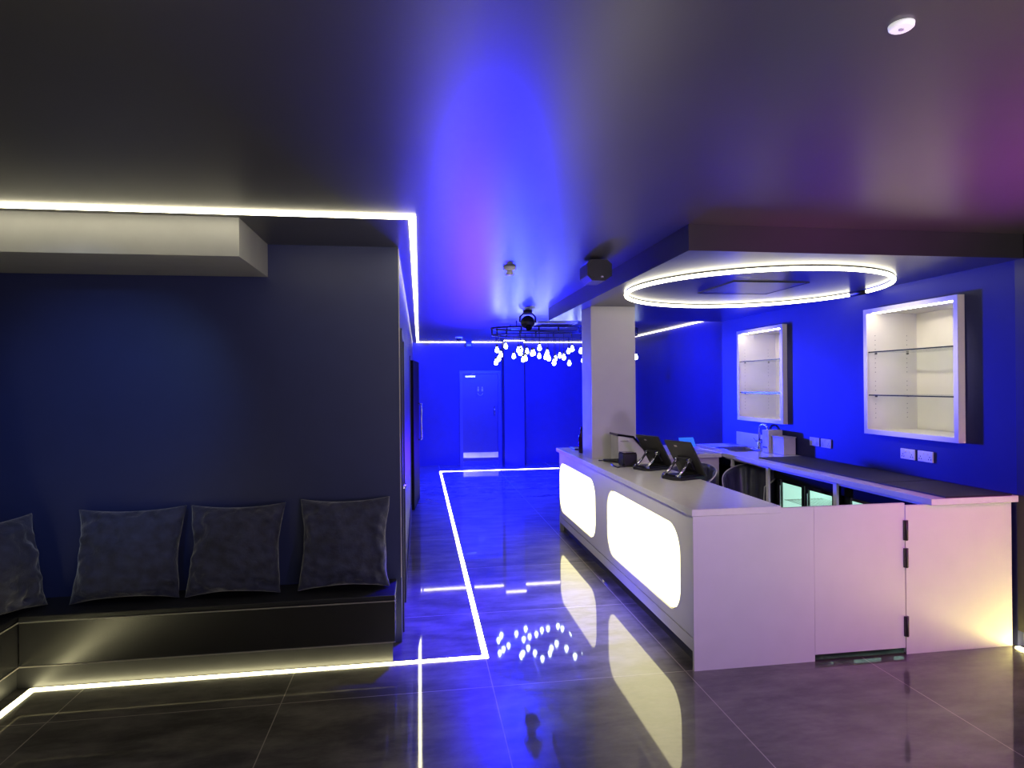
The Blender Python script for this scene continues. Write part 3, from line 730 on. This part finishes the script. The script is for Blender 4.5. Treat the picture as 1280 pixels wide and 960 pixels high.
# ------------------------------------------------------------------ lights
def spot(name, loc, tgt, power, col, ang, size=.05, blend=.5):
    l = bpy.data.lights.new(name, 'SPOT'); l.energy = power; l.color = col; l.spot_size = math.radians(ang); l.spot_blend = blend; l.shadow_soft_size = size
    o = bpy.data.objects.new(name, l); C.objects.link(o); o.location = loc
    o.rotation_euler = (Vector(tgt)-Vector(loc)).to_track_quat('-Z', 'Y').to_euler(); return o
def area(name, loc, tgt, power, col, sx, sy, spread=180):
    l = bpy.data.lights.new(name, 'AREA'); l.energy = power; l.color = col; l.shape = 'RECTANGLE'; l.size = sx; l.size_y = sy; l.spread = math.radians(spread)
    o = bpy.data.objects.new(name, l); C.objects.link(o); o.location = loc
    o.rotation_euler = (Vector(tgt)-Vector(loc)).to_track_quat('-Z', 'Y').to_euler(); return o
BL = (.003, .010, 1.)
spot('blue_wash_back', (1.6, 10.6, 2.66), (1.75, 13.95, 1.55), 4300, (.004, .014, 1.), 130, .06, .9)
area('blue_rear_fill', (1.45, 11.3, 2.72), (1.45, 11.3, 0), 900, BL, .7, 2.0, 116)  # added area light turning the rear floor blue; no fixture there
spot('blue_floor_fill', (.45, 5.25, 2.68), (.50, 4.9, 0), 3200, (.02, .005, 1.), 58, .08, 1.)  # added spot with no fixture, colours the near floor blue
spot('blue_ceiling_fill', (1.75, 12.3, .35), (1.3, 8.6, 2.74), 4600, (.0015, .006, 1.), 50, .25, 1.)  # added unseen lamp making the blue stripe on the ceiling
spot('violet_ceiling_fill', (1.2, 12.6, .3), (.8, 7.6, 2.74), 1500, (.03, .006, 1.), 64, .5, 1.)  # added unseen lamp widening the coloured haze beside the ceiling stripe
spot('blue_wash_bar_wall', (1.0, 11.6, 1.35), (3.93, 5.8, 1.75), 6200, (.003, .010, 1.), 46, .12, .9)
spot('blue_wash_rear_wall', (2.4, 8.4, 2.5), (4.33, 10.6, 1.7), 1600, BL, 120, .05, .9)
spot('pink_wash', (3.75, 2.1, 2.3), (3.38, 3.65, .78), 72, (1, .10, .60), 56, .10, 1.)
spot('pink_uplight', (3.7, 1.7, 1.0), (3.1, 2.0, 2.74), 520, (1, .10, .9), 90, .10, 1.)
spot('lavender_ceiling_fill', (2.2, -.8, .6), (1.7, 2.4, 2.74), 260, (.62, .5, 1.), 100, .1, 1.)  # added behind the camera to lift the dark front ceiling
spot('lavender_fill', (2.7, -1.2, 2.55), (2.6, 3.65, .45), 400, (.46, .17, 1.), 60, .3, 1.)  # added violet fill for the bar end panel and nearby floor
spot('cabinet_fill', (2.6, 4.5, 2.52), (4.2, 4.51, 1.8), 70, (1, .9, .75), 50, .05, .6)  # added fill brightening the near cabinet's interior; no fixture there
spot('cabinet_fill_far', (2.6, 6.5, 2.52), (4.2, 6.73, 1.8), 60, (.95, .8, 1.), 50, .05, .6)  # same kind of added fill for the cabinet over the sink
area('ceiling_fill', (1.2, -1.6, 2.6), (.7, 3.2, .4), 46, (.98, .92, .88), 2.2, .6)
spot('bar_front_fill', (.06, 3.7, 2.70), (1.67, 4.9, .55), 150, (1, .92, .60), 62, .1, 1.)  # extra spot added to warm the bar front, besides the strip's own light
spot('alcove_spot', (-1.5, 2.4, 2.70), (-2.05, 4.4, 1.55), 75, (.22, .45, 1.), 52, .05, 1.)
wd = bpy.data.worlds.new('room_world'); scene.world = wd; wd.use_nodes = True
wd.node_tree.nodes['Background'].inputs[0].default_value = (.05, .05, .09, 1); wd.node_tree.nodes['Background'].inputs[1].default_value = .3

# ------------------------------------------------------------------ camera
cam = bpy.data.cameras.new('camera'); co = bpy.data.objects.new('camera', cam); C.objects.link(co)
cam.sensor_width = 36; cam.sensor_fit = 'HORIZONTAL'; cam.lens = 780.67/1280*36; cam.shift_y = .79/1280; cam.clip_start = .02
yaw, roll = .1472, -.0093
r_ = Vector((math.cos(yaw), -math.sin(yaw), 0)); f_ = Vector((math.sin(yaw), math.cos(yaw), 0)); dn_ = Vector((0, 0, -1))
cr, sr = math.cos(roll), math.sin(roll)
right = r_*cr-dn_*sr; down = r_*sr+dn_*cr
mm = Matrix((right, -down, -f_)).transposed().to_4x4(); mm.translation = (0, 0, 1.78)
co.matrix_world = mm; scene.camera = co
scene.view_settings.view_transform = 'Standard'; scene.view_settings.look = 'None'; scene.view_settings.exposure = 0; scene.view_settings.gamma = 1
cy = scene.cycles
cy.use_denoising = True; cy.max_bounces = 8; cy.diffuse_bounces = 4; cy.glossy_bounces = 4; cy.transparent_max_bounces = 12
cy.sample_clamp_indirect = 6.; cy.caustics_reflective = False; cy.caustics_refractive = False
